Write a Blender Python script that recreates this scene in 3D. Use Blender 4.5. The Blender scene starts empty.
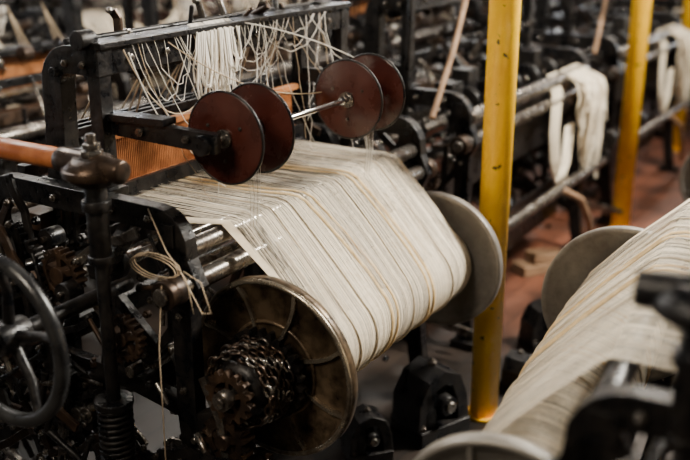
import bpy, math, random
from mathutils import Vector, Matrix
random.seed(7)
D=bpy.data
# ---------------------------------------------------------------- materials
def mat(name, col, rough=.5, metal=0., col2=None, nscale=12., bump=0., spec=None, detail=6.):
    m=D.materials.new(name); m.use_nodes=True
    nt=m.node_tree; b=nt.nodes['Principled BSDF']
    b.inputs['Base Color'].default_value=(*col,1)
    b.inputs['Roughness'].default_value=rough
    b.inputs['Metallic'].default_value=metal
    if spec is not None: b.inputs['Specular IOR Level'].default_value=spec
    if col2 or bump:
        tc=nt.nodes.new('ShaderNodeTexCoord')
        n=nt.nodes.new('ShaderNodeTexNoise'); n.inputs['Scale'].default_value=nscale; n.inputs['Detail'].default_value=detail
        n.inputs['Roughness'].default_value=.65
        nt.links.new(tc.outputs['Object'],n.inputs['Vector'])
        if col2:
            r=nt.nodes.new('ShaderNodeValToRGB')
            r.color_ramp.elements[0].position=.40; r.color_ramp.elements[1].position=.62
            r.color_ramp.elements[0].color=(*col,1); r.color_ramp.elements[1].color=(*col2,1)
            nt.links.new(n.outputs['Fac'],r.inputs['Fac']); nt.links.new(r.outputs['Color'],b.inputs['Base Color'])
            mr=nt.nodes.new('ShaderNodeMapRange'); mr.inputs['From Min'].default_value=.3; mr.inputs['From Max'].default_value=.7
            mr.inputs['To Min'].default_value=max(.05,rough-.15); mr.inputs['To Max'].default_value=min(1,rough+.2)
            nt.links.new(n.outputs['Fac'],mr.inputs['Value']); nt.links.new(mr.outputs[0],b.inputs['Roughness'])
        if bump:
            bp=nt.nodes.new('ShaderNodeBump'); bp.inputs['Strength'].default_value=bump; bp.inputs['Distance'].default_value=.01
            nt.links.new(n.outputs['Fac'],bp.inputs['Height']); nt.links.new(bp.outputs['Normal'],b.inputs['Normal'])
    return m
IRON=mat('black_cast_iron',(.004,.0045,.006),.32,.3,(.018,.015,.013),18,.5)
RUST=mat('rusty_iron',(.030,.019,.013),.5,.5,(.070,.038,.020),20,.3)
STEEL=mat('worn_steel',(.37,.345,.31),.26,.92,(.07,.052,.040),18,.15)
CHROME=mat('bright_steel',(.66,.65,.63),.18,1.)
BRONZE=mat('aged_cast_flange',(.030,.020,.013),.34,.6,(.20,.14,.085),9,.35)
RIMM=mat('polished_rim',(.46,.40,.31),.28,.85,(.14,.11,.08),12,.1)
GREYF=mat('grey_flange_metal',(.28,.26,.23),.42,.5,(.16,.14,.12),5,.1)
MAROON=mat('maroon_fibre',(.042,.010,.007),.26,0.,(.070,.017,.011),6,.05)
WOOD=mat('varnished_wood',(.28,.078,.02),.42,0.,(.50,.18,.055),8,.1)
PALEW=mat('raw_timber',(.30,.18,.10),.7,0.,(.19,.11,.06),10,.2)
YARN=mat('cream_yarn',(.82,.72,.56),.9,0.,(.73,.63,.47),60,.2,.12)
YARN2=mat('grey_yarn',(.64,.56,.44),.9,0.,(.54,.47,.37),60,.2,.12)
YARN3=mat('dark_grey_yarn',(.42,.37,.295),.9,0.,(.33,.29,.23),60,.2,.12)  # darkest of the yarn's own colours, mixed in strip by strip
BAND=mat('yellow_cream_yarn',(.80,.60,.33),.9,0.,(.66,.47,.24),40,.2,.12)
WHITE=mat('white_cotton',(.82,.77,.69),.9,spec=.1)
HEDD=mat('heddle_brown',(.30,.105,.03),.5,0.,(.48,.19,.06),18,.1)
TWINE=mat('twine',(.52,.40,.27),.9)
BLACKR=mat('black_rubber',(.010,.010,.011),.28,0,(.025,.025,.025),8,.1)
YEL=mat('yellow_paint',(1.0,.58,.001),.36,0.,(.88,.46,.002),4,.04)
HANDLE=mat('worn_brown_iron',(.085,.055,.037),.32,.75,(.022,.016,.013),12,.3)
MATS=[IRON,RUST,STEEL,CHROME,BRONZE,RIMM,GREYF,MAROON,WOOD,PALEW,YARN,YARN2,YARN3,BAND,WHITE,HEDD,TWINE,BLACKR,YEL,HANDLE]
IDX={m.name:i for i,m in enumerate(MATS)}
nt=YEL.node_tree; bs=nt.nodes['Principled BSDF']; tc=nt.nodes.new('ShaderNodeTexCoord')
vn=nt.nodes.new('ShaderNodeTexNoise'); vn.inputs['Scale'].default_value=24; vn.inputs['Detail'].default_value=3
nt.links.new(tc.outputs['Object'],vn.inputs['Vector'])
cr=nt.nodes.new('ShaderNodeValToRGB'); cr.color_ramp.elements[0].position=.67; cr.color_ramp.elements[1].position=.70
nt.links.new(vn.outputs['Fac'],cr.inputs['Fac'])
mx=nt.nodes.new('ShaderNodeMixRGB'); mx.inputs['Color2'].default_value=(.06,.04,.01,1)
src=bs.inputs['Base Color'].links[0].from_socket
nt.links.new(src,mx.inputs['Color1']); nt.links.new(cr.outputs['Color'],mx.inputs['Fac']); nt.links.new(mx.outputs['Color'],bs.inputs['Base Color'])

# ---------------------------------------------------------------- mesh builder
class MB:
    def __init__(s): s.v=[]; s.f=[]; s.m=[]; s.sm=[]
    def add(s,v,f,m,smooth=True):
        o=len(s.v); s.v+= [tuple(p) for p in v]
        s.f+=[tuple(i+o for i in q) for q in f]; s.m+=[IDX[m.name]]*len(f)
        s.sm+=[smooth]*len(f) if isinstance(smooth,bool) else smooth
    def box(s,c,d,m,rot=None):
        c=Vector(c); P=[]
        for x in(-.5,.5):
            for y in(-.5,.5):
                for z in(-.5,.5):
                    p=Vector((x*d[0],y*d[1],z*d[2]))
                    if rot: p=rot@p
                    P.append(c+p)
        s.add(P,[(0,1,3,2),(4,6,7,5),(0,4,5,1),(2,3,7,6),(0,2,6,4),(1,5,7,3)],m,False)
    def beam(s,a,b,w,h,m,up=(0,0,1)):
        a=Vector(a);b=Vector(b);d=(b-a);L=d.length;d.normalize()
        u=Vector(up)
        if abs(d.dot(u))>.98: u=Vector((1,0,0))
        r=d.cross(u).normalized(); u=r.cross(d)
        R=Matrix((d,r,u)).transposed()
        s.box((a+b)/2,(L,w,h),m,R)
    def cyl(s,a,b,r,m,r2=None,n=16,cap=True):
        a=Vector(a);b=Vector(b); r2=r if r2 is None else r2
        d=(b-a).normalized(); u=Vector((0,0,1)) if abs(d.z)<.9 else Vector((1,0,0))
        e=d.cross(u).normalized(); g=d.cross(e)
        V=[];F=[];S=[]
        for i in range(n):
            t=2*math.pi*i/n; k=e*math.cos(t)+g*math.sin(t)
            V+=[a+k*r,b+k*r2]
        for i in range(n):
            j=(i+1)%n; F.append((2*i,2*i+1,2*j+1,2*j)); S.append(True)
        if cap:
            F.append(tuple(2*i for i in range(n))); F.append(tuple(2*i+1 for i in reversed(range(n)))); S+=[False,False]
        s.add(V,F,m,S)
    def tube(s,path,r,m,n=6,closed=False,rect=None):
        P=[Vector(p) for p in path]; N=len(P); V=[];F=[]
        T=[]
        for i in range(N):
            if closed: t=P[(i+1)%N]-P[i-1]
            else: t=P[min(i+1,N-1)]-P[max(i-1,0)]
            T.append(t.normalized() if t.length>1e-9 else Vector((0,0,1)))
        u=Vector((1,0,0)) if abs(T[0].x)<.9 else Vector((0,0,1))
        rr=r if isinstance(r,(list,tuple)) else [r]*N
        for i in range(N):
            t=T[i]; u=(u-t*u.dot(t)).normalized(); w=t.cross(u)
            if rect:
                a,b=rect
                for p,q in((-1,-1),(1,-1),(1,1),(-1,1)): V.append(P[i]+u*(p*a/2)+w*(q*b/2))
            else:
                for k in range(n):
                    th=2*math.pi*k/n; V.append(P[i]+(u*math.cos(th)+w*math.sin(th))*rr[i])
        n=4 if rect else n
        for i in range(N if closed else N-1):
            j=(i+1)%N
            for k in range(n):
                l=(k+1)%n; F.append((i*n+k,i*n+l,j*n+l,j*n+k))
        if not closed: F+= [tuple(reversed(range(n))),tuple((N-1)*n+k for k in range(n))]
        s.add(V,F,m,not rect)
    def lathe(s,c,prof,m,n=48,flat=False):
        c=Vector(c);V=[];F=[];K=len(prof)
        for i in range(n):
            t=2*math.pi*i/n
            for x,r in prof: V.append(c+Vector((x,r*math.cos(t),r*math.sin(t))))
        for i in range(n):
            j=(i+1)%n
            for k in range(K-1): F.append((i*K+k,i*K+k+1,j*K+k+1,j*K+k))
        s.add(V,F,m,not flat)
    def gear(s,c,r,w,m,teeth=24,td=.012,hub=.03):
        c=Vector(c);V=[];F=[];n=teeth*4
        for sx in(-w/2,w/2):
            for i in range(n):
                t=2*math.pi*i/n; q=r if (i%4) in(1,2) else r-td
                V.append(c+Vector((sx,q*math.cos(t),q*math.sin(t))))
        for i in range(n):
            j=(i+1)%n; F.append((i,j,n+j,n+i))
        ri=r-td*2.2
        o=2*n
        for sx in(-w/2,w/2):
            for i in range(n):
                t=2*math.pi*i/n; V.append(c+Vector((sx,ri*math.cos(t),ri*math.sin(t))))
        for i in range(n):
            j=(i+1)%n
            F.append((i,o+i,o+j,j)); F.append((n+i,n+j,o+n+j,o+n+i)); F.append((o+i,o+n+i,o+n+j,o+j))
        s.add(V,F,m,False)
        for k in range(5):
            t=2*math.pi*k/5+.3; e=Vector((0,math.cos(t),math.sin(t)))
            s.beam(c+e*hub*.7,c+e*(ri+.002),w*.5,w*.9,m,up=(1,0,0))
        s.cyl(c-Vector((w*.8,0,0)),c+Vector((w*.8,0,0)),hub,m)
    def ring(s,c,r,rt,m,n=40,k=8,axis=0,sy=1):
        P=[]
        for i in range(n):
            t=2*math.pi*i/n; a,b=r*math.cos(t),r*math.sin(t)
            o=[(0,a,b),(a,0,b),(a,b,0)][axis]; P.append(Vector(c)+Vector(o))
        s.tube(P,rt,m,k,True)
    def bolt(s,c,ax,r,h,m):
        c=Vector(c);ax=Vector(ax); s.cyl(c,c+ax*h,r,m,n=6); s.cyl(c+ax*h,c+ax*h*1.5,r*.55,m,n=8)
    def mesh(s,name):
        me=D.meshes.new(name); me.from_pydata(s.v,[],s.f)
        used=sorted(set(s.m)); mp={}
        for i,u in enumerate(used): me.materials.append(MATS[u]); mp[u]=i
        me.polygons.foreach_set('material_index',[mp[i] for i in s.m])
        me.polygons.foreach_set('use_smooth',s.sm); me.update()
        return me
def obj(name,me,parent=None,bev=0):
    o=D.objects.new(name,me); bpy.context.scene.collection.objects.link(o)
    if parent: o.parent=parent
    if bev:
        b=o.modifiers.new('bevel','BEVEL'); b.width=bev; b.segments=2; b.limit_method='ANGLE'; b.angle_limit=math.radians(50)
    return o
def arc(cy,cz,r,a0,a1,n=6):
    return [(cy+r*math.cos(math.radians(a0+(a1-a0)*i/n)),cz+r*math.sin(math.radians(a0+(a1-a0)*i/n))) for i in range(n+1)]
def sag(a,b,s,n=10,j=0.):
    a=Vector(a);b=Vector(b);P=[]
    for i in range(n+1):
        t=i/n;p=a.lerp(b,t);p.z-=s*4*t*(1-t)
        if 0<i<n and j: p+=Vector([random.uniform(-j,j) for _ in range(3)])
        P.append(p)
    return P

BZ=.75   # beam centre height
# ---------------------------------------------------------------- loom meshes
def side_frame(b,x,s):
    path=[(.13,0),(.17,.25),(.20,.6),(.20,1.14)]+arc(.28,1.16,.08,180,90,5)[1:]+[(.5,1.24),(.85,1.24)]+arc(.92,1.14,.10,90,0,5)+[(1.04,.7),(1.10,.3),(1.20,0)]
    b.tube([(x,y,z) for y,z in path],0,IRON,rect=(.05,.075))
    b.tube([(x,y,z) for y,z in [(.2,.62),(.45,.66),(.75,.66),(1.03,.72)]],0,IRON,rect=(.04,.06))
    b.tube([(x,y,z) for y,z in [(.17,.28),(.4,.36),(.65,.38),(.9,.36),(1.1,.28)]],0,IRON,rect=(.04,.06))
    b.tube([(x,y,z) for y,z in [(.55,1.24),(.50,.95),(.55,.66),(.62,.38),(.6,.02)]],0,IRON,rect=(.035,.05))
    b.tube([(x,y,z) for y,z in [(.2,.95),(.32,.8),(.5,.95)]],0,IRON,rect=(.03,.04))
    for y in(.13,1.2,.6): b.box((x,y,.02),(.11,.16,.04),IRON); b.bolt((x+.03,y+.04,.04),(0,0,1),.014,.014,STEEL)
    b.tube([(x,y,z) for y,z in [(.2,.58),(.1,.62),(0,.68)]],0,IRON,rect=(.045,.06))
    b.cyl((x-.03,0,BZ),(x+.03,0,BZ),.055,IRON)
    for (y,z) in [(.3,1.24),(.45,1.24),(.7,1.24),(.2,.7),(.2,.95),(.5,.66),(.8,.66),(1.03,.72),(.4,.36),(.75,.38)]:
        b.bolt((x+s*.025,y,z),(s,0,0),.013,.014,STEEL)
    for (y,z,r) in [(.72,.95,.06),(.95,.95,.05),(.42,1.08,.045),(.62,.52,.06)]:
        b.cyl((x-.04,y,z),(x+s*.07,y,z),r,IRON); b.cyl((x+s*.07,y,z),(x+s*.10,y,z),r*.45,STEEL)
def clutter(b,x0,x1,y0,y1,z0,z1,n,seed,dark=False):
    R=random.Random(seed)
    for i in range(n):
        c=Vector((R.uniform(x0,x1),R.uniform(y0,y1),R.uniform(z0,z1))); k=R.random()
        m=R.choice((IRON,IRON,IRON,RUST,STEEL,STEEL,HANDLE))
        if dark and m is STEEL: m=IRON
        if k<.35:
            l=R.uniform(.06,.22); a=R.uniform(0,6.28); d=Vector((R.uniform(-.15,.15),math.cos(a),math.sin(a)))*l/2
            b.cyl(c-d,c+d,R.uniform(.005,.012),m,n=10); b.cyl(c-d*1.05,c-d*.9,.016,IRON,n=8)
        elif k<.6:
            l=R.uniform(.05,.16); a=R.uniform(0,6.28); d=Vector((0,math.cos(a),math.sin(a)))*l
            b.tube([c-d,c-d*.3+Vector((.01,0,.02)),c+d*.5,c+d],0,m,rect=(.014,R.uniform(.02,.035)))
            b.bolt(c-d+Vector((-.008,0,0)),(-1,0,0),.012,.012,STEEL)
        elif k<.8:
            b.cyl(c-Vector((.03,0,0)),c+Vector((.03,0,0)),R.uniform(.02,.04),m,n=18); b.cyl(c-Vector((.045,0,0)),c,.011,STEEL,n=8)
        else:
            b.bolt(c,R.choice(((-1,0,0),(0,0,1),(0,-1,0))),.015,.02,m)
def build_loom(tag,L,nearR=.29,spools=True,sheet=True,harness=True,hank=False,post_at=None,py=.35,beam=True,detail=True,ph=0.,sheet_end=None,arch=True,drape=0):
    parts={}
    b=MB(); xn=-.17; xf=L+.17
    RS=IRON if sheet_end else STEEL
    side_frame(b,xn,-1); side_frame(b,xf,1)
    for (y,z,w,h) in [(.38,.30,.05,.09),(1.02,.30,.05,.10),(.98,.62,.05,.08),(1.06,1.02,.12,.10),(.55,.10,.05,.05)]:
        b.beam((xn,y,z),(xf,y,z),w,h,IRON)
    for (y,z,r) in [(.62,.52,.028),(.72,.95,.022),(.95,.95,.03),(.42,1.08,.018),(.40,.72,.02)]:
        b.cyl((xn-.06,y,z),(xf+.06,y,z),r,STEEL if r<.025 else IRON)
    for k in range(5):
        x=.12+k*(L-.2)/4; b.cyl((x,.62,.52),(x+.03,.62,.52),.09+.02*(k%2),IRON,n=20)
    b.cyl((xn,1.16,1.07),(xf,1.16,1.07),.035,STEEL)
    b.beam((-.12,.92,1.10),(L+.12,.92,1.10),.09,.06,RUST)
    b.beam((-.12,.94,1.27),(L+.12,.94,1.27),.04,.045,IRON)
    for x in(.02,L-.02,L/2): b.tube([(x,.95,.15),(x,.93,.6),(x,.93,1.27)],0,IRON,rect=(.04,.04))
    for x,s in((xn,-1),(xf,1)):
        b.gear((x+s*.07,.86,.60),.22,.035,IRON,44,.012,.04)
        b.gear((x+s*.07,.52,.50),.13,.035,IRON,28,.012,.035)
        b.gear((x+s*.12,.34,.88),.075,.03,RUST,20,.01,.022)
        b.lathe((x+s*.15,.93,.97),[(-.03,.02),(-.03,.11),(.03,.11),(.03,.02)],IRON,32,True)
    clutter(b,xn-.10,xn+.04,.24,1.1,.12,1.18,90 if detail else 30,3)
    clutter(b,xf-.04,xf+.10,.24,1.1,.12,1.25,70 if detail else 30,5)
    clutter(b,.0,L,.3,.6,.2,.9,30,6)
    if not detail or hank: clutter(b,.0,L,.45,1.2,.9,1.45,90,8)
    # backrest rollers
    b.cyl((xn-.09,.17,1.055),(xf+.02,.17,1.055),.031,RS,n=24)
    b.cyl((xn-.13,.17,1.055),(xn-.06,.17,1.055),.044,HANDLE,n=24); b.cyl((xn-.145,.17,1.055),(xn-.13,.17,1.055),.026,STEEL,n=12)
    b.cyl((xf+.06,.17,1.055),(xf+.01,.17,1.055),.046,HANDLE,n=24)
    b.cyl((xn,.205,1.145),(xf,.205,1.145),.03,RS,n=20)
    for x in(xn-.0,xf+.0):
        b.tube([(x,.27,1.18),(x,.2,1.13),(x,.16,1.05),(x,.2,.98)],0,IRON,rect=(.05,.07))
        b.box((x,.235,1.20),(.07,.06,.07),IRON); b.bolt((x,.235,1.235),(0,0,1),.014,.015,STEEL)
    b.cyl((xn+.02,.31,1.02),(xf-.02,.31,1.02),.02,RS)
    if beam:
        b.tube([(-.1,.02,.5),(-.1,.12,.42),(-.1,.35,.40),(-.1,.6,.18)],0,IRON,rect=(.02,.035))
        b.cyl((-.1,.02,.52),(-.1,.02,.20),.01,STEEL)
        b.lathe((-.1,.02,.2),[(-.05,0),(-.05,.06),(.05,.06),(.05,0)],IRON,20,True)
    b.tube([(xn-.1,.1,.12),(xn-.1,.6,.16),(xn-.1,1.1,.10)],0,STEEL,rect=(.02,.03))
    b.tube([(xn-.16,.0,.15),(xn-.16,.5,.22),(xn-.14,1.0,.3)],0,STEEL,rect=(.02,.03))
    za=1.67; ya=.55
    if arch:
        for x in(-.11,L+.13):
            b.tube([(x,ya,1.22),(x,ya,1.45),(x,ya,za)],0,IRON,rect=(.05,.05))
            P=[(x,ya-.03,za),(x,.62,za)]+[(x,y,z) for y,z in arc(.65,za-.08,.08,90,0,6)]+[(x,.735,1.45),(x,.75,1.24)]
            b.tube(P,0,IRON,rect=(.06,.085))
            for y in(.58,.655): b.bolt((x-.03,y,za-.01),(-1,0,0),.012,.012,STEEL)
            b.tube([(x,.55,1.34),(x,.74,1.36)],0,IRON,rect=(.04,.05))
            b.box((x,.75,1.26),(.08,.12,.04),IRON)
            b.box((x,.55,1.26),(.08,.10,.04),IRON)
        b.beam((-.14,ya,za),(L+.16,ya,za),.05,.085,IRON)
        b.beam((-.14,ya+.0,za+.05),(L+.16,ya,za+.05),.09,.018,IRON)
        for k in range(8): b.bolt((.0+k*L/7,ya-.025,za),(0,-1,0),.012,.012,STEEL)
        b.cyl((-.16,.70,za-.04),(L+.18,.70,za-.04),.016,IRON)
        b.cyl((-.15,.64,za+.055),(L+.2,.64,za+.055),.010,IRON)
        for k in range(7):
            x=.02+k*(L-.04)/6; b.lathe((x,.70,za-.04),[(-.02,.018),(-.02,.055),(-.006,.035),(.006,.035),(.02,.055),(.02,.018)],IRON,20)
            b.tube([(x,.64,za+.055),(x+.0,.66,za+.02),(x,.74,za-.03)],0,STEEL,rect=(.015,.02))
        b.cyl((-.17,.57,za+.065),(-.11,.57,za+.065),.030,IRON)
        clutter(b,-.1,L+.1,.58,.72,za-.02,za+.08,26,9)
    if post_at is not None:
        px=post_at; sg=-1 if post_at<0 else 1
        b.cyl((px,py,.0),(px,py,1.40+ph),.021,IRON,n=20)
        b.cyl((px,py,1.16+ph),(px,py,1.38+ph),.032,IRON,n=20)
        b.cyl((px,py,1.30+ph),(px,py,1.33+ph),.042,IRON,n=20); b.cyl((px,py,1.14+ph),(px,py,1.165+ph),.038,IRON,n=20)
        HM=IRON if sg>0 else HANDLE
        b.cyl((px,py,1.375+ph),(px,py,1.40+ph),.050,HM,r2=.085,n=28); b.cyl((px,py,1.40+ph),(px,py,1.425+ph),.088,HM,n=28)
        b.cyl((px,py,1.425+ph),(px,py,1.455+ph),.084,HM,r2=.052,n=28)
        b.tube([(px,py-.115,1.425+ph),(px,py-.11,1.425+ph),(px,py,1.43+ph),(px,py+.10,1.43+ph),(px,py+.13,1.43+ph)],[.028,.034,.040,.040,.036],HM,14)
        b.tube([(px,py+.12,1.43+ph),(px-.0,py+.15,1.43+ph),(px+.01,py+.3,1.425+ph),(px+.02,py+.6,1.42+ph)],[.028,.032,.032,.035],WOOD,14)
        b.bolt((px,py,1.452+ph),(0,0,1),.032,.022,STEEL); b.bolt((px,py,1.478+ph),(0,0,1),.026,.016,STEEL)
        b.cyl((px,py,1.49+ph),(px,py,1.52+ph),.014,STEEL,n=10)
        b.box((px,py,.03),(.16,.16,.06),IRON)
        H=[]
        for i in range(160):
            t=i/159; H.append((px+.05*math.cos(t*2*math.pi*13),py+.05*math.sin(t*2*math.pi*13),.42+t*.26))
        b.tube(H,.007,IRON,5)
        b.cyl((px,py,.68),(px,py,.70),.06,IRON); b.cyl((px,py,.39),(px,py,.42),.06,IRON)
        b.tube([(px,py,.36),(px-sg*.15,py,.34),(px-sg*.22,py+.02,.36)],0,IRON,rect=(.05,.05))
        b.tube([(px,py+.04,1.10),(px-sg*.1,py+.05,1.13),(px-sg*.2,py+.06,1.2)],0,IRON,rect=(.05,.04))
        hx=px+sg*.31; hy=.43; hz=1.0
        if post_at<0:
            b.ring((hx,hy,hz),.235,.021,BLACKR,64,14)
            for k in range(5):
                t=k*2*math.pi/5+.4; e=Vector((0,math.cos(t),math.sin(t)))
                b.tube([Vector((hx-sg*.03,hy,hz))+e*.03,Vector((hx-sg*.03,hy,hz))+e*.14,Vector((hx,hy,hz))+e*.23],[.018,.014,.013],IRON,8)
            b.cyl((hx+sg*.03,hy,hz),(xn if sg<0 else xf,hy,hz),.024,IRON); b.cyl((hx+sg*.02,hy,hz),(hx-sg*.08,hy,hz),.045,IRON)
            mx=(px+xn)/2
            b.gear((mx,.86,.98),.17,.04,IRON,34,.014,.04)
            b.gear((mx,.62,1.02),.085,.04,RUST,20,.012,.03)
            b.cyl((mx-.05,.86,.98),(mx+.12,.86,.98),.02,STEEL)
            clutter(b,-.40,-.24,.45,1.2,.3,1.22,100,11)
            clutter(b,-.75,-.45,.6,1.3,.3,1.15,80,12)
            b.beam((-.6,.75,1.17),(-.6,1.3,1.17),.05,.04,IRON); b.beam((-.75,.8,.9),(-.2,.8,.9),.05,.05,IRON)
            b.beam((-.6,1.1,0),(-.6,1.1,1.17),.06,.06,IRON)
        elif ph:
            clutter(b,px-.2,px+.05,.42,.9,.9,1.34,40,31,True)
            b.box((px-.02,py+.06,1.33),(.10,.18,.12),IRON)
    parts['frame']=(b,.004)
    # ------------- warp beam
    if beam:
        b=MB()
        mn=tag=='main'
        for x,s,R,m1,m2 in((0,-1,.297,BRONZE if mn else GREYF,RIMM if mn else GREYF),(L,1,nearR,GREYF,GREYF)):
            b.lathe((x,0,BZ),[(s*.0,.03),(s*.0,R-.03),(s*-.012,R-.02),(s*-.016,R-.004),(s*-.012,R),(s*.016,R),(s*.022,R-.006),(s*.020,R-.022),(s*.008,R-.03),(s*.008,.03)],m1,72)
            b.ring((x+s*.018,0,BZ),R-.010,.009,m2,72,8)
            b.ring((x+s*.010,0,BZ),R*.52,.007,m1,56,6)
            for k in range(8):
                t=2*math.pi*k/8+.25; P=[]
                for q in range(6):
                    rr=.07+(R-.09)*q/5; tt=t+.14*math.sin(q/5*math.pi*.8)
                    P.append((x+s*.012,rr*math.cos(tt),BZ+rr*math.sin(tt)))
                b.tube(P,0,m2,rect=(.018,.012))
            b.cyl((x,0,BZ),(x+s*.04,0,BZ),.075,m1,n=28)
            b.cyl((x,0,BZ),(x+s*.20,0,BZ),.032,STEEL,n=20)
        b.gear((-.055,0,BZ),.150,.025,IRON,26,.020,.04)
        b.lathe((-.12,0,BZ),[(-.08,.03),(-.08,.080),(-.05,.095),(.03,.095),(.06,.080),(.06,.03)],IRON,32)
        R_=random.Random(2)
        for row in range(5):
            for k in range(22):
                t=2*math.pi*k/22+row*.15; rr=.114+R_.uniform(-.006,.010); c=Vector((-.078-.026*row,rr*math.cos(t),BZ+rr*math.sin(t)))
                e=Vector((0,-math.sin(t),math.cos(t))); f=Vector((1,0,0)) if k%2 else Vector((0,math.cos(t),math.sin(t)))
                P=[c+e*(.020*math.cos(a))+f*(.013*math.sin(a)) for a in [i*math.pi/4 for i in range(8)]]
                b.tube(P,.0048,HANDLE if (k+row)%3 else STEEL,5,True)
        b.gear((-.225,0,BZ),.085,.025,RUST,14,.016,.025)
        b.cyl((-.27,0,BZ),(-.19,0,BZ),.03,STEEL,n=20); b.cyl((-.282,0,BZ),(-.27,0,BZ),.018,STEEL,n=8)
        b.gear((-.19,.04,BZ-.17),.085,.05,HANDLE,16,.018,.025)
        b.gear((-.13,.18,BZ-.30),.11,.035,IRON,24,.012,.025)
        b.tube([(-.2,.12,BZ+.02),(-.21,.05,BZ-.1),(-.21,.03,BZ-.25),(-.19,.05,BZ-.4)],0,STEEL,rect=(.02,.03))
        clutter(b,-.26,-.12,-.02,.2,.3,.6,26,21)
        if not sheet: b.cyl((0,0,BZ),(L,0,BZ),.07,PALEW,n=28)
        elif sheet_end: b.cyl((0,0,BZ),(L,0,BZ),.07,PALEW,n=28)
        parts['warp_beam']=(b,.0)
    R=.165
    if sheet:
        b=MB()
        LS=sheet_end or L
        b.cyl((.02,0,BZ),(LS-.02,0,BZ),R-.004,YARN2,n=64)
        N=320 if detail else 180; x0=.04; x1=LS-.045
        prof=[(.76,1.165),(.6,1.17),(.45,1.172),(.3,1.176),(.215,1.180),(.18,1.176),(.155,1.160)]
        a0=137
        e=(R*math.cos(math.radians(a0)),BZ+R*math.sin(math.radians(a0)))
        for k in(1,2,3,4): prof.append((.155+(e[0]-.155)*k/5,1.160+(e[1]-1.160)*k/5+.008*math.sin(math.pi*k/5)))
        fl=len(prof)
        prof+=[(R*math.cos(math.radians(a)),BZ+R*math.sin(math.radians(a))) for a in range(a0,a0+345,9)]
        for i in range(N):
            u=i/(N-1); xc=x0+(x1-x0)*u; p=(x1-x0)/N
            edge=max(0,1-u/.14)
            j=random.uniform(-.002,.002); jj=random.uniform(-.0009,.0010)
            dx=random.uniform(-.4,.4)*p
            grp=math.sin(i*.9)*p*.9+math.sin(i*.27)*p*1.5
            V=[];F=[]
            for k,(y,z) in enumerate(prof):
                if k<6: w=.62+.03*k; off=dx+grp*.9; zz=j
                elif k<fl:
                    q=(k-5)/(fl-5)
                    w=.84+.22*q-.42*edge; off=dx*.5+grp*(.6*(1-q)+1.5*edge); zz=j*.5
                else: w=1.10-.25*edge; off=dx*.2+grp*edge; zz=jj
                xx=xc+off+.004*math.sin(u*9+k*.35)
                if k<5: yy=y; z2=z+zz
                else:
                    n=Vector((y if k>=fl else -.7,(z-BZ) if k>=fl else .7)).normalized(); yy=y+n.x*zz; z2=z+n.y*zz
                V+=[(xx-p*w/2,yy,z2),(xx+p*w/2,yy,z2)]
            for k in range(len(prof)-1): F.append((2*k,2*k+1,2*k+3,2*k+2))
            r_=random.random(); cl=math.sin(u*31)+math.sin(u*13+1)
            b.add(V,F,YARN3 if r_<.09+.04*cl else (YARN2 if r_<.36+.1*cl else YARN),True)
        for xb,wd,mm in((.45,.008,BAND),(.49,.006,BAND),(.74,.006,BAND),(.775,.008,BAND),(.34,.003,YARN),(.24,.003,YARN),(.62,.003,YARN),(.92,.003,YARN)):
            if xb>LS-.05: continue
            V=[];F=[]
            for k,(y,z) in enumerate(prof):
                if k>=fl: n=Vector((y,z-BZ)).normalized()
                elif k<5: n=Vector((0,1))
                else: n=Vector((-.7,.7)).normalized()
                xx=xb+.012*math.sin(k*.30+xb*9)-.10*max(0,1-k/10)*(1 if mm is BAND else 0); h=.006
                yy=y+n.x*h; z2=z+n.y*h
                V+=[(xx-wd,y+n.x*.001,z+n.y*.001),(xx-wd*.4,yy,z2),(xx+wd*.4,yy,z2),(xx+wd,y+n.x*.001,z+n.y*.001)]
            for k in range(len(prof)-1):
                for q in range(3): F.append((4*k+q,4*k+q+1,4*k+q+5,4*k+q+4))
            b.add(V,F,mm,True)
        for i in range(34):
            xa=random.uniform(.05,LS-.08); P=[(xa+random.uniform(-.05,.05),.76,1.18),(xa+random.uniform(-.02,.02),.45,1.185),(xa,.2,1.187),(xa+.01,.02,1.039),(xa+.012,-.118,.876)]
            b.tube(P,.0009,WHITE,4)
        for i in range(18):
            t=i/17
            P=[(-.03+.02*t,.74,1.16),(-.01+.03*t,.35,1.165+.01*t),(.0+.04*t,.19,1.186),(.03+.03*t,0,1.01),(.035+.04*t,-.12,.872)]
            b.tube(P,.0014,YARN,4)
        parts['warp_sheet']=(b,0)
    if harness:
        b=MB()
        y=.70
        b.beam((-.02,y,1.20),(L+.02,y,1.20),.02,.035,HEDD); b.beam((-.02,y,1.385),(L+.02,y,1.385),.03,.02,HEDD)
        b.beam((-.02,y+.03,1.29),(L+.02,y+.03,1.29),.012,.19,HEDD)
        n=int(L/.009)
        for i in range(n): b.box((i*.009,y+.008,1.29),(.004,.012,.175),HEDD)
        b.beam((-.02,y-.03,1.20),(L+.02,y-.03,1.20),.02,.05,IRON)
        for f in range(3):
            y=.78+.045*f
            b.beam((-.05,y,1.40),(L+.05,y,1.40),.014,.03,IRON)
            b.beam((-.05,y,1.03),(L+.05,y,1.03),.014,.03,IRON)
            for x in(-.05,L+.05): b.beam((x,y,1.03),(x,y,1.40),.014,.02,IRON)
        for k in range(6):
            x=.08+k*(L-.16)/5
            for f in range(3): b.tube([(x,.70,1.62),(x+.01*f,.78+.045*f,1.42)],.003,TWINE,5)
        parts['harness']=(b,0)
        b=MB()
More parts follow.
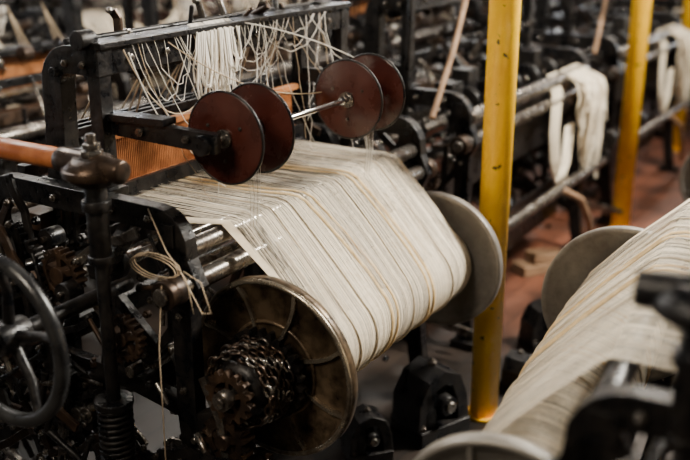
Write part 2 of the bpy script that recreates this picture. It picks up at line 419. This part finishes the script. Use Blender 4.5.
        for (x,ln,n,sp) in((.33,.20,9,.028),(.41,.25,11,.032),(.48,.16,5,.025)) if detail else ((.25,.30,12,.05),(.75,.38,14,.06),(1.0,.25,8,.04)):
            for i in range(n):
                a=x+random.uniform(-sp,sp); y=.515-random.uniform(0,.02); l=ln*random.uniform(.6,1.15); w=random.uniform(.008,.028); q=random.uniform(-.04,.04)
                P=[(a-w*.5,.55,1.735),(a-w,y,1.71),(a-w*1.2+q*.3,y-.005,1.70-l*.35),(a-w*1.3+q*.7,y-.005,1.70-l*.7),(a-w*.5+q,y-.01,1.70-l),(a+w*.5+q,y-.01,1.70-l),(a+w*1.2+q*.5,y-.005,1.70-l*.6),(a+w,y,1.71),(a+w*.5,.55,1.735)]
                b.tube(P,.0038 if detail else .006,WHITE,5)
        if spools:
            for i in range(24):
                x=random.uniform(0,L); x2=x+random.uniform(-.35,.35)
                b.tube(sag((x,.515,1.71),(x2,random.uniform(.2,.5),random.choice((1.22,1.45,1.3))),random.uniform(.02,.14),10,.008),.0015,random.choice((WHITE,TWINE,WHITE)),4)
            for i in range(15):
                x=random.uniform(.02,L-.2)
                b.tube(sag((x,.515,1.71),(x+random.uniform(.1,.45),.51,1.71),random.uniform(.05,.22),12,.006),.0015,WHITE,4)
            b.tube(sag((-.05,.5,1.70),(.45,.5,1.70),.24,14),.0022,TWINE,5); b.tube(sag((.15,.5,1.70),(.85,.2,1.50),.10,14),.002,TWINE,5)
            b.tube(sag((.55,.5,1.72),(1.0,.16,1.49),-.03,14),.0022,WHITE,5); b.tube(sag((-.08,.45,1.70),(.12,.3,1.50),.16,14),.002,WHITE,5)
        parts['hanging_yarn']=(b,0)
    if spools:
        b=MB(); y=.16; z=1.46
        b.cyl((-.12,y,z),(1.0,y,z),.010,CHROME,n=16)
        for x in(0.,.155,.69,.85):
            b.lathe((x,y,z),[(-.004,.012),(-.004,.134),(-.002,.139),(.002,.139),(.004,.134),(.004,.012)],MAROON,64)
            b.ring((x,y,z),.139,.0045,IRON,64,6)
        for x in(0.,.69):
            b.cyl((x,y,z),(x+.16,y,z),.035,MAROON,n=24); b.cyl((x-.018,y,z),(x,y,z),.028,STEEL,n=20); b.cyl((x-.05,y,z),(x-.018,y,z),.014,CHROME,n=12)
            for t in range(3):
                a=t*2.1+.5; b.bolt((x-.004,y+.07*math.cos(a),z+.07*math.sin(a)),(-1,0,0),.006,.004,STEEL)
            for i in range(9):
                q=i/8
                b.tube([(x+.03+.1*q,y-.03,z-.03),(x+.06+.05*q,y-.04,1.27),(x+.065+.045*q,y-.030,1.165),(x+.06+.07*q,.02,1.042)],.0009,WHITE if i%3 else YARN3,4)
        b.beam((-.085,.56,1.475),(-.085,.12,1.465),.03,.058,IRON); b.cyl((-.12,y,z),(-.06,y,z),.03,IRON,n=20)
        b.beam((-.085,.56,1.50),(-.085,.30,1.51),.06,.02,IRON)
        b.bolt((-.10,.22,1.47),(-1,0,0),.012,.014,STEEL); b.bolt((-.10,.40,1.47),(-1,0,0),.014,.014,STEEL)
        b.beam((.985,.56,1.475),(.985,.12,1.465),.03,.05,IRON)
        b.beam((.985,.56,1.475),(.985,.56,1.64),.03,.05,IRON)
        parts['selvage_spools']=(b,0)
    if hank or drape:
        b=MB()
        xs=L if hank else .5
        for i in range(60):
            x=xs+random.uniform(-.20,.10); w=random.uniform(.01,.03); l=random.uniform(.25,.62)*random.choice((1,1,.6)); yy=.10-random.uniform(0,.08); q=random.uniform(-.10,.10)
            P=[(x,.26,1.05),(x,.205,1.20),(x-w,yy+.01,1.14),(x-w*1.6+q*.3,yy-.02,1.14-l*.3),(x-w*1.3+q*.8,yy-.01,1.14-l*.65),(x+q,yy-.02,1.14-l),(x+w*1.3+q*.3,yy-.01,1.14-l*.6),(x+w*1.6,yy,1.14-l*.3),(x+w,yy+.01,1.13)]
            b.tube(P,.006,YARN if i%3 else YARN2,5)
        for i in range(7):
            x=.84+i*.02+random.uniform(-.01,.01); b.tube([(x+.1,.24,1.1),(x+.08,.205,1.20),(x+.03,.15,1.1),(x-.03,.13,.9),(x-.02,.12,.75),(x+.05+random.uniform(-.03,.03),.11,.60),(x+.14,.11,.68),(x+.2,.12,.9)],.007,YARN,5)
        parts['yarn_hanks']=(b,0)
    if hank:
        b=MB()
        b.cyl((xn,.19,1.16),(xf,.19,1.16),.038,STEEL,n=20)
        b.tube([(-.42,.25,1.2),(-.1,.31,1.46),(.08,.34,1.68),(.2,.36,1.85)],.014,PALEW,8)
        b.tube([(-.2,.5,1.2),(-.18,.5,1.7),(-.14,.5,1.9)],.013,IRON,8)
        b.tube([(xf,.05,.1),(xf-.25,.0,.3),(xf-.5,-.02,.5),(.7,.0,.62)],.02,PALEW,8)
        b.cyl((xn,.02,.62),(xf,.02,.62),.028,STEEL,n=18)
        for k in range(5):
            x=.05+k*.27; b.box((x,.40+.04*(k%2),1.22),(.12,.10,.12+.05*(k%3)),IRON)
            b.lathe((x+.12,.36,1.16),[(-.02,.0),(-.02,.085),(-.01,.07),(.01,.07),(.02,.085),(.02,.0)],IRON,28)
            b.cyl((x+.09,.36,1.16),(x+.15,.36,1.16),.02,STEEL)
        b.beam((xn,.3,.9),(xf,.3,.9),.02,.3,IRON); b.beam((xn,.3,.35),(xf,.3,.35),.02,.25,IRON)
        parts['levers']=(b,.004)
    return {k:(v[0].mesh(tag+'_'+k),v[1]) for k,v in parts.items()}
def place(parts,org,ang,name='power_loom'):
    e=D.objects.new(name,None); bpy.context.scene.collection.objects.link(e)
    e.location=(org[0],org[1],0); e.rotation_euler=(0,0,math.radians(ang)); e.empty_display_size=.2
    for k,(me,bv) in parts.items(): obj(k,me,e,bv)
    return e
ANG=58.
O=Vector((-.219,2.697))
ax=Vector((math.cos(math.radians(ANG)),math.sin(math.radians(ANG)))); ay=Vector((-ax.y,ax.x))
def W(x,y): p=O+ax*x+ay*y; return (p.x,p.y)
main=build_loom('main',1.12,.28,post_at=-.35)
bare=build_loom('bare',1.30,.27,spools=False,sheet=False,hank=True,harness=False,beam=False)
opp=build_loom('opposite',1.47,.26,spools=False,post_at=1.66,py=.38,ph=.06,sheet_end=1.38)
bgm=build_loom('hall',1.25,.29,detail=False)
bgo=build_loom('hall_plain',1.30,.25,spools=False,detail=False)
bgs=build_loom('hall_open',1.30,.25,spools=False,harness=False,detail=False,arch=False,drape=1)
LA=place(main,W(0,0),ANG)
place(bare,W(2.05,.05),ANG)
place(opp,(1.00,3.17),64+180)
place(bare,W(4.32,.05),ANG)
for i in range(3,7): place(bgm if i%2 else bare,W(2.15*i+.65,.05),ANG)
for i in range(1,6): place(bgs if i%2 else bgo,W(2.05+2.15*i,-.78),ANG+180)
for i in range(0,7): place(bgm if i%3 else bgo,W(1.5+2.1*i,3.25),ANG+180)
for i in range(0,7): place(bgs if i in(1,5) else (bare if i%2 else bgm),W(1.4+2.1*i,4.3),ANG)
for i in range(0,6): place(bgo,W(2.2+2.1*i,7.4),ANG+180)
for i in range(1,6): place(bgm,W(.6+2.1*i,8.2),ANG)

# ---------------------------------------------------------------- columns
def column(x,y):
    b=MB(); b.cyl((0,0,0),(0,0,4.3),.060,YEL,n=40)
    b.cyl((0,0,0),(0,0,.015),.075,YEL,n=40); b.cyl((0,0,4.1),(0,0,4.3),.09,YEL,n=32)
    o=obj('yellow_support_column',b.mesh('column')); o.location=(x,y,0)
for p in((.605,3.707),(1.87,6.18),(2.97,8.42),(4.20,10.8)): column(*p)

# ---------------------------------------------------------------- loose things on floor
def weight(x,y,r,s=1):
    b=MB()
    b.box((0,0,.03),(.22,.18,.06),IRON)
    P=[(-.09,0,.05),(-.085,0,.15),(-.05,0,.215),(0,0,.235),(.05,0,.215),(.08,0,.14),(.09,0,.05)]
    b.tube(P,0,IRON,rect=(.05,.15))
    b.box((-.06,.0,.12),(.05,.15,.14),IRON)
    b.cyl((0,-.10,.14),(0,.10,.14),.035,IRON); b.cyl((0,-.115,.14),(0,-.10,.14),.02,STEEL); b.bolt((.0,0,.25),(0,0,1),.018,.02,STEEL)
    b.bolt((.09,-.06,.06),(0,0,1),.014,.015,STEEL); b.bolt((-.09,-.07,.06),(0,0,1),.014,.015,STEEL)
    o=obj('cast_iron_bracket',b.mesh('bracket'),bev=.005); o.location=(x,y,0); o.rotation_euler[2]=r; o.scale=(s,s,s)
weight(.36,3.58,.6,1.2); weight(.09,3.38,.3,.8); weight(.80,3.95,.9,.7); weight(1.0,4.4,.3,.9)
b=MB(); b.box((0,0,.03),(.36,.14,.06),PALEW); b.box((.03,.0,.085),(.26,.11,.05),PALEW,Matrix.Rotation(.12,3,'Y'))
o=obj('timber_block',b.mesh('timber'),bev=.004); o.location=(1.2,5.45,0); o.rotation_euler[2]=.45

b=MB()
b.tube([(-.30,.17,1.09),(-.322,.175,.9),(-.322,.18,.5),(-.322,.18,.02)],.0018,TWINE,5)
for k in range(3):
    P=[(-.26+.01*k,.22+.09*math.cos(t)+.02*k,1.13+.035*math.sin(t)-.012*k) for t in [i*math.pi/8 for i in range(17)]]
    b.tube(P,.0018,TWINE,5)
b.tube([(-.25,.14,1.12),(-.27,.05,1.02),(-.29,.0,1.04),(-.28,.04,1.12),(-.26,.12,1.13)],.0018,TWINE,5)
b.tube([(-.22,.28,1.28),(-.24,.2,1.17),(-.25,.12,1.10),(-.25,.10,1.0)],.0018,TWINE,5)
obj('twine_string',b.mesh('twine'),LA)

# ---------------------------------------------------------------- room
def floor_mat():
    m=D.materials.new('oiled_plank_floor'); m.use_nodes=True; nt=m.node_tree; bs=nt.nodes['Principled BSDF']
    tc=nt.nodes.new('ShaderNodeTexCoord'); br=nt.nodes.new('ShaderNodeTexBrick')
    br.inputs['Scale'].default_value=1.; br.inputs['Brick Width'].default_value=2.2; br.inputs['Row Height'].default_value=.14
    br.inputs['Mortar Size'].default_value=.003
    br.inputs['Color1'].default_value=(.13,.046,.023,1); br.inputs['Color2'].default_value=(.18,.065,.033,1); br.inputs['Mortar'].default_value=(.01,.008,.006,1)
    nt.links.new(tc.outputs['Object'],br.inputs['Vector'])
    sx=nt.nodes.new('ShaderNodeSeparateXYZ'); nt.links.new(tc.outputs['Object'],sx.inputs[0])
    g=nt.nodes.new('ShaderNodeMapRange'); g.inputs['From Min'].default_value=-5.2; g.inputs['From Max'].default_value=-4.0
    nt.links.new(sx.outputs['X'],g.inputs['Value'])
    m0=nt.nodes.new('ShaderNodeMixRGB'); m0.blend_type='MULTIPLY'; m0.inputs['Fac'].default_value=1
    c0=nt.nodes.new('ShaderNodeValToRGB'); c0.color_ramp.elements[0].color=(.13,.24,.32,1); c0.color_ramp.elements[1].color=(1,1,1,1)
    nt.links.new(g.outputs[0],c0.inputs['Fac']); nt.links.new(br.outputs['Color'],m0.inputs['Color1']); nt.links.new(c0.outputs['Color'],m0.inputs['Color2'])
    n=nt.nodes.new('ShaderNodeTexNoise'); n.inputs['Scale'].default_value=3.; n.inputs['Detail'].default_value=8
    nt.links.new(tc.outputs['Object'],n.inputs['Vector'])
    mx=nt.nodes.new('ShaderNodeMixRGB'); mx.blend_type='MULTIPLY'; mx.inputs['Fac'].default_value=.85
    nt.links.new(m0.outputs['Color'],mx.inputs['Color1'])
    rp=nt.nodes.new('ShaderNodeValToRGB'); rp.color_ramp.elements[0].position=.38; rp.color_ramp.elements[1].position=.62
    rp.color_ramp.elements[0].color=(.2,.2,.2,1); rp.color_ramp.elements[1].color=(1.2,1.1,1.05,1)
    nt.links.new(n.outputs['Fac'],rp.inputs['Fac']); nt.links.new(rp.outputs['Color'],mx.inputs['Color2']); nt.links.new(mx.outputs['Color'],bs.inputs['Base Color'])
    mr=nt.nodes.new('ShaderNodeMapRange'); mr.inputs['To Min'].default_value=.28; mr.inputs['To Max'].default_value=.7
    nt.links.new(n.outputs['Fac'],mr.inputs['Value']); nt.links.new(mr.outputs[0],bs.inputs['Roughness'])
    return m
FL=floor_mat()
WALL=mat('whitewashed_brick',(.22,.19,.15),.8,0,(.15,.13,.10),4,.1)
def slab(name,c,d,m):
    me=D.meshes.new(name); x,y,z=[q/2 for q in d]
    me.from_pydata([(-x,-y,-z),(x,-y,-z),(x,y,-z),(-x,y,-z),(-x,-y,z),(x,-y,z),(x,y,z),(-x,y,z)],[],[(0,3,2,1),(4,5,6,7),(0,1,5,4),(1,2,6,5),(2,3,7,6),(3,0,4,7)])
    me.materials.append(m); o=obj(name,me)
    w=W(c[0],c[1]); o.location=(w[0],w[1],c[2]); o.rotation_euler[2]=math.radians(ANG); return o
X0,X1,Y0,Y1=-5,19,-8,13
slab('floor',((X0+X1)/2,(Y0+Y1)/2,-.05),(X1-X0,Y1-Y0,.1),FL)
slab('wall_back',(X1+.1,(Y0+Y1)/2,2.2),(.2,Y1-Y0,4.4),WALL)
slab('wall_left',((X0+X1)/2,Y1+.1,2.2),(X1-X0,.2,4.4),WALL)
slab('wall_right',((X0+X1)/2,Y0-.1,2.2),(X1-X0,.2,4.4),WALL)
slab('wall_front',(X0-.1,(Y0+Y1)/2,2.2),(.2,Y1-Y0,4.4),WALL)
PANE=D.materials.new('daylit_glass'); PANE.use_nodes=True
pb=PANE.node_tree.nodes['Principled BSDF']; pb.inputs['Emission Color'].default_value=(.92,.95,1,1); pb.inputs['Emission Strength'].default_value=10.; pb.inputs['Base Color'].default_value=(.5,.55,.6,1)
FR=mat('window_frame_paint',(.3,.32,.3),.5)
wi=1
def window(x,y,alongx):
    global wi
    e=D.objects.new('window_%d'%wi,None); wi+=1; bpy.context.scene.collection.objects.link(e)
    w=W(x,y); e.location=(w[0],w[1],2.3); e.rotation_euler=(0,0,math.radians(ANG+(0 if alongx else 90)))
    def bx(n,c,d,m):
        q=slab(n,(0,0,0),d,m); q.parent=e; q.location=c; q.rotation_euler=(0,0,0)
    bx('pane',(0,0,0),(1.8,.03,3.0),PANE)
    for k in range(5): bx('mullion',(-.9+k*.45,0,0),(.05,.09,3.05),FR)
    for k in range(5): bx('rail',(0,0,-1.5+k*.75),(1.85,.09,.05),FR)
for i in range(8): window(-2.5+2.8*i,Y1-.06,True)
for i in range(7): window(X1-.06,-6+2.9*i,False)

# ---------------------------------------------------------------- lights
def area(name,loc,tgt,size,e,col=(1,1,1),sy=None):
    l=D.lights.new(name,'AREA'); l.energy=e; l.color=col; l.size=size
    o=D.objects.new(name,l); bpy.context.scene.collection.objects.link(o); o.location=loc
    o.rotation_euler=(Vector(tgt)-Vector(loc)).to_track_quat('-Z','Y').to_euler()
area('key_light',(3.0,4.0,3.8),(.3,3.2,.9),.7,560,(1,.94,.83))  # added area key from upper right; no roof opening is modelled
area('side_fill',(-3.2,5.5,4.2),(-.2,3.2,1.0),1.0,120,(1,.96,.90))  # added area lamp from high left rear, not a fixture of the hall
area('front_fill',(-1.9,.4,3.8),(-.2,2.8,.8),.9,95,(1,.87,.70))  # added warm fill from high camera left, for the flange face
for (x,y) in((4,0),(7.5,0),(11,0),(4,4.5),(8,4.5),(12,4.5),(6,9)):
    w=W(x,y); area('hall_fill',(w[0],w[1],4.2),(w[0],w[1],0),.8,120,(1,.92,.82))  # added overhead area lamps that brighten the background looms
wd=D.worlds.new('World'); bpy.context.scene.world=wd; wd.use_nodes=True
wd.node_tree.nodes['Background'].inputs['Color'].default_value=(.9,.93,1,1); wd.node_tree.nodes['Background'].inputs['Strength'].default_value=.045
# ---------------------------------------------------------------- camera
c=D.cameras.new('camera'); co=D.objects.new('camera',c); bpy.context.scene.collection.objects.link(co)
co.location=(0,0,2.13); co.rotation_euler=(math.radians(71),0,0); c.lens=50.09; c.sensor_width=36
c.dof.use_dof=True; c.dof.focus_distance=3.12; c.dof.aperture_fstop=1.2; c.clip_end=100
bpy.context.scene.camera=co
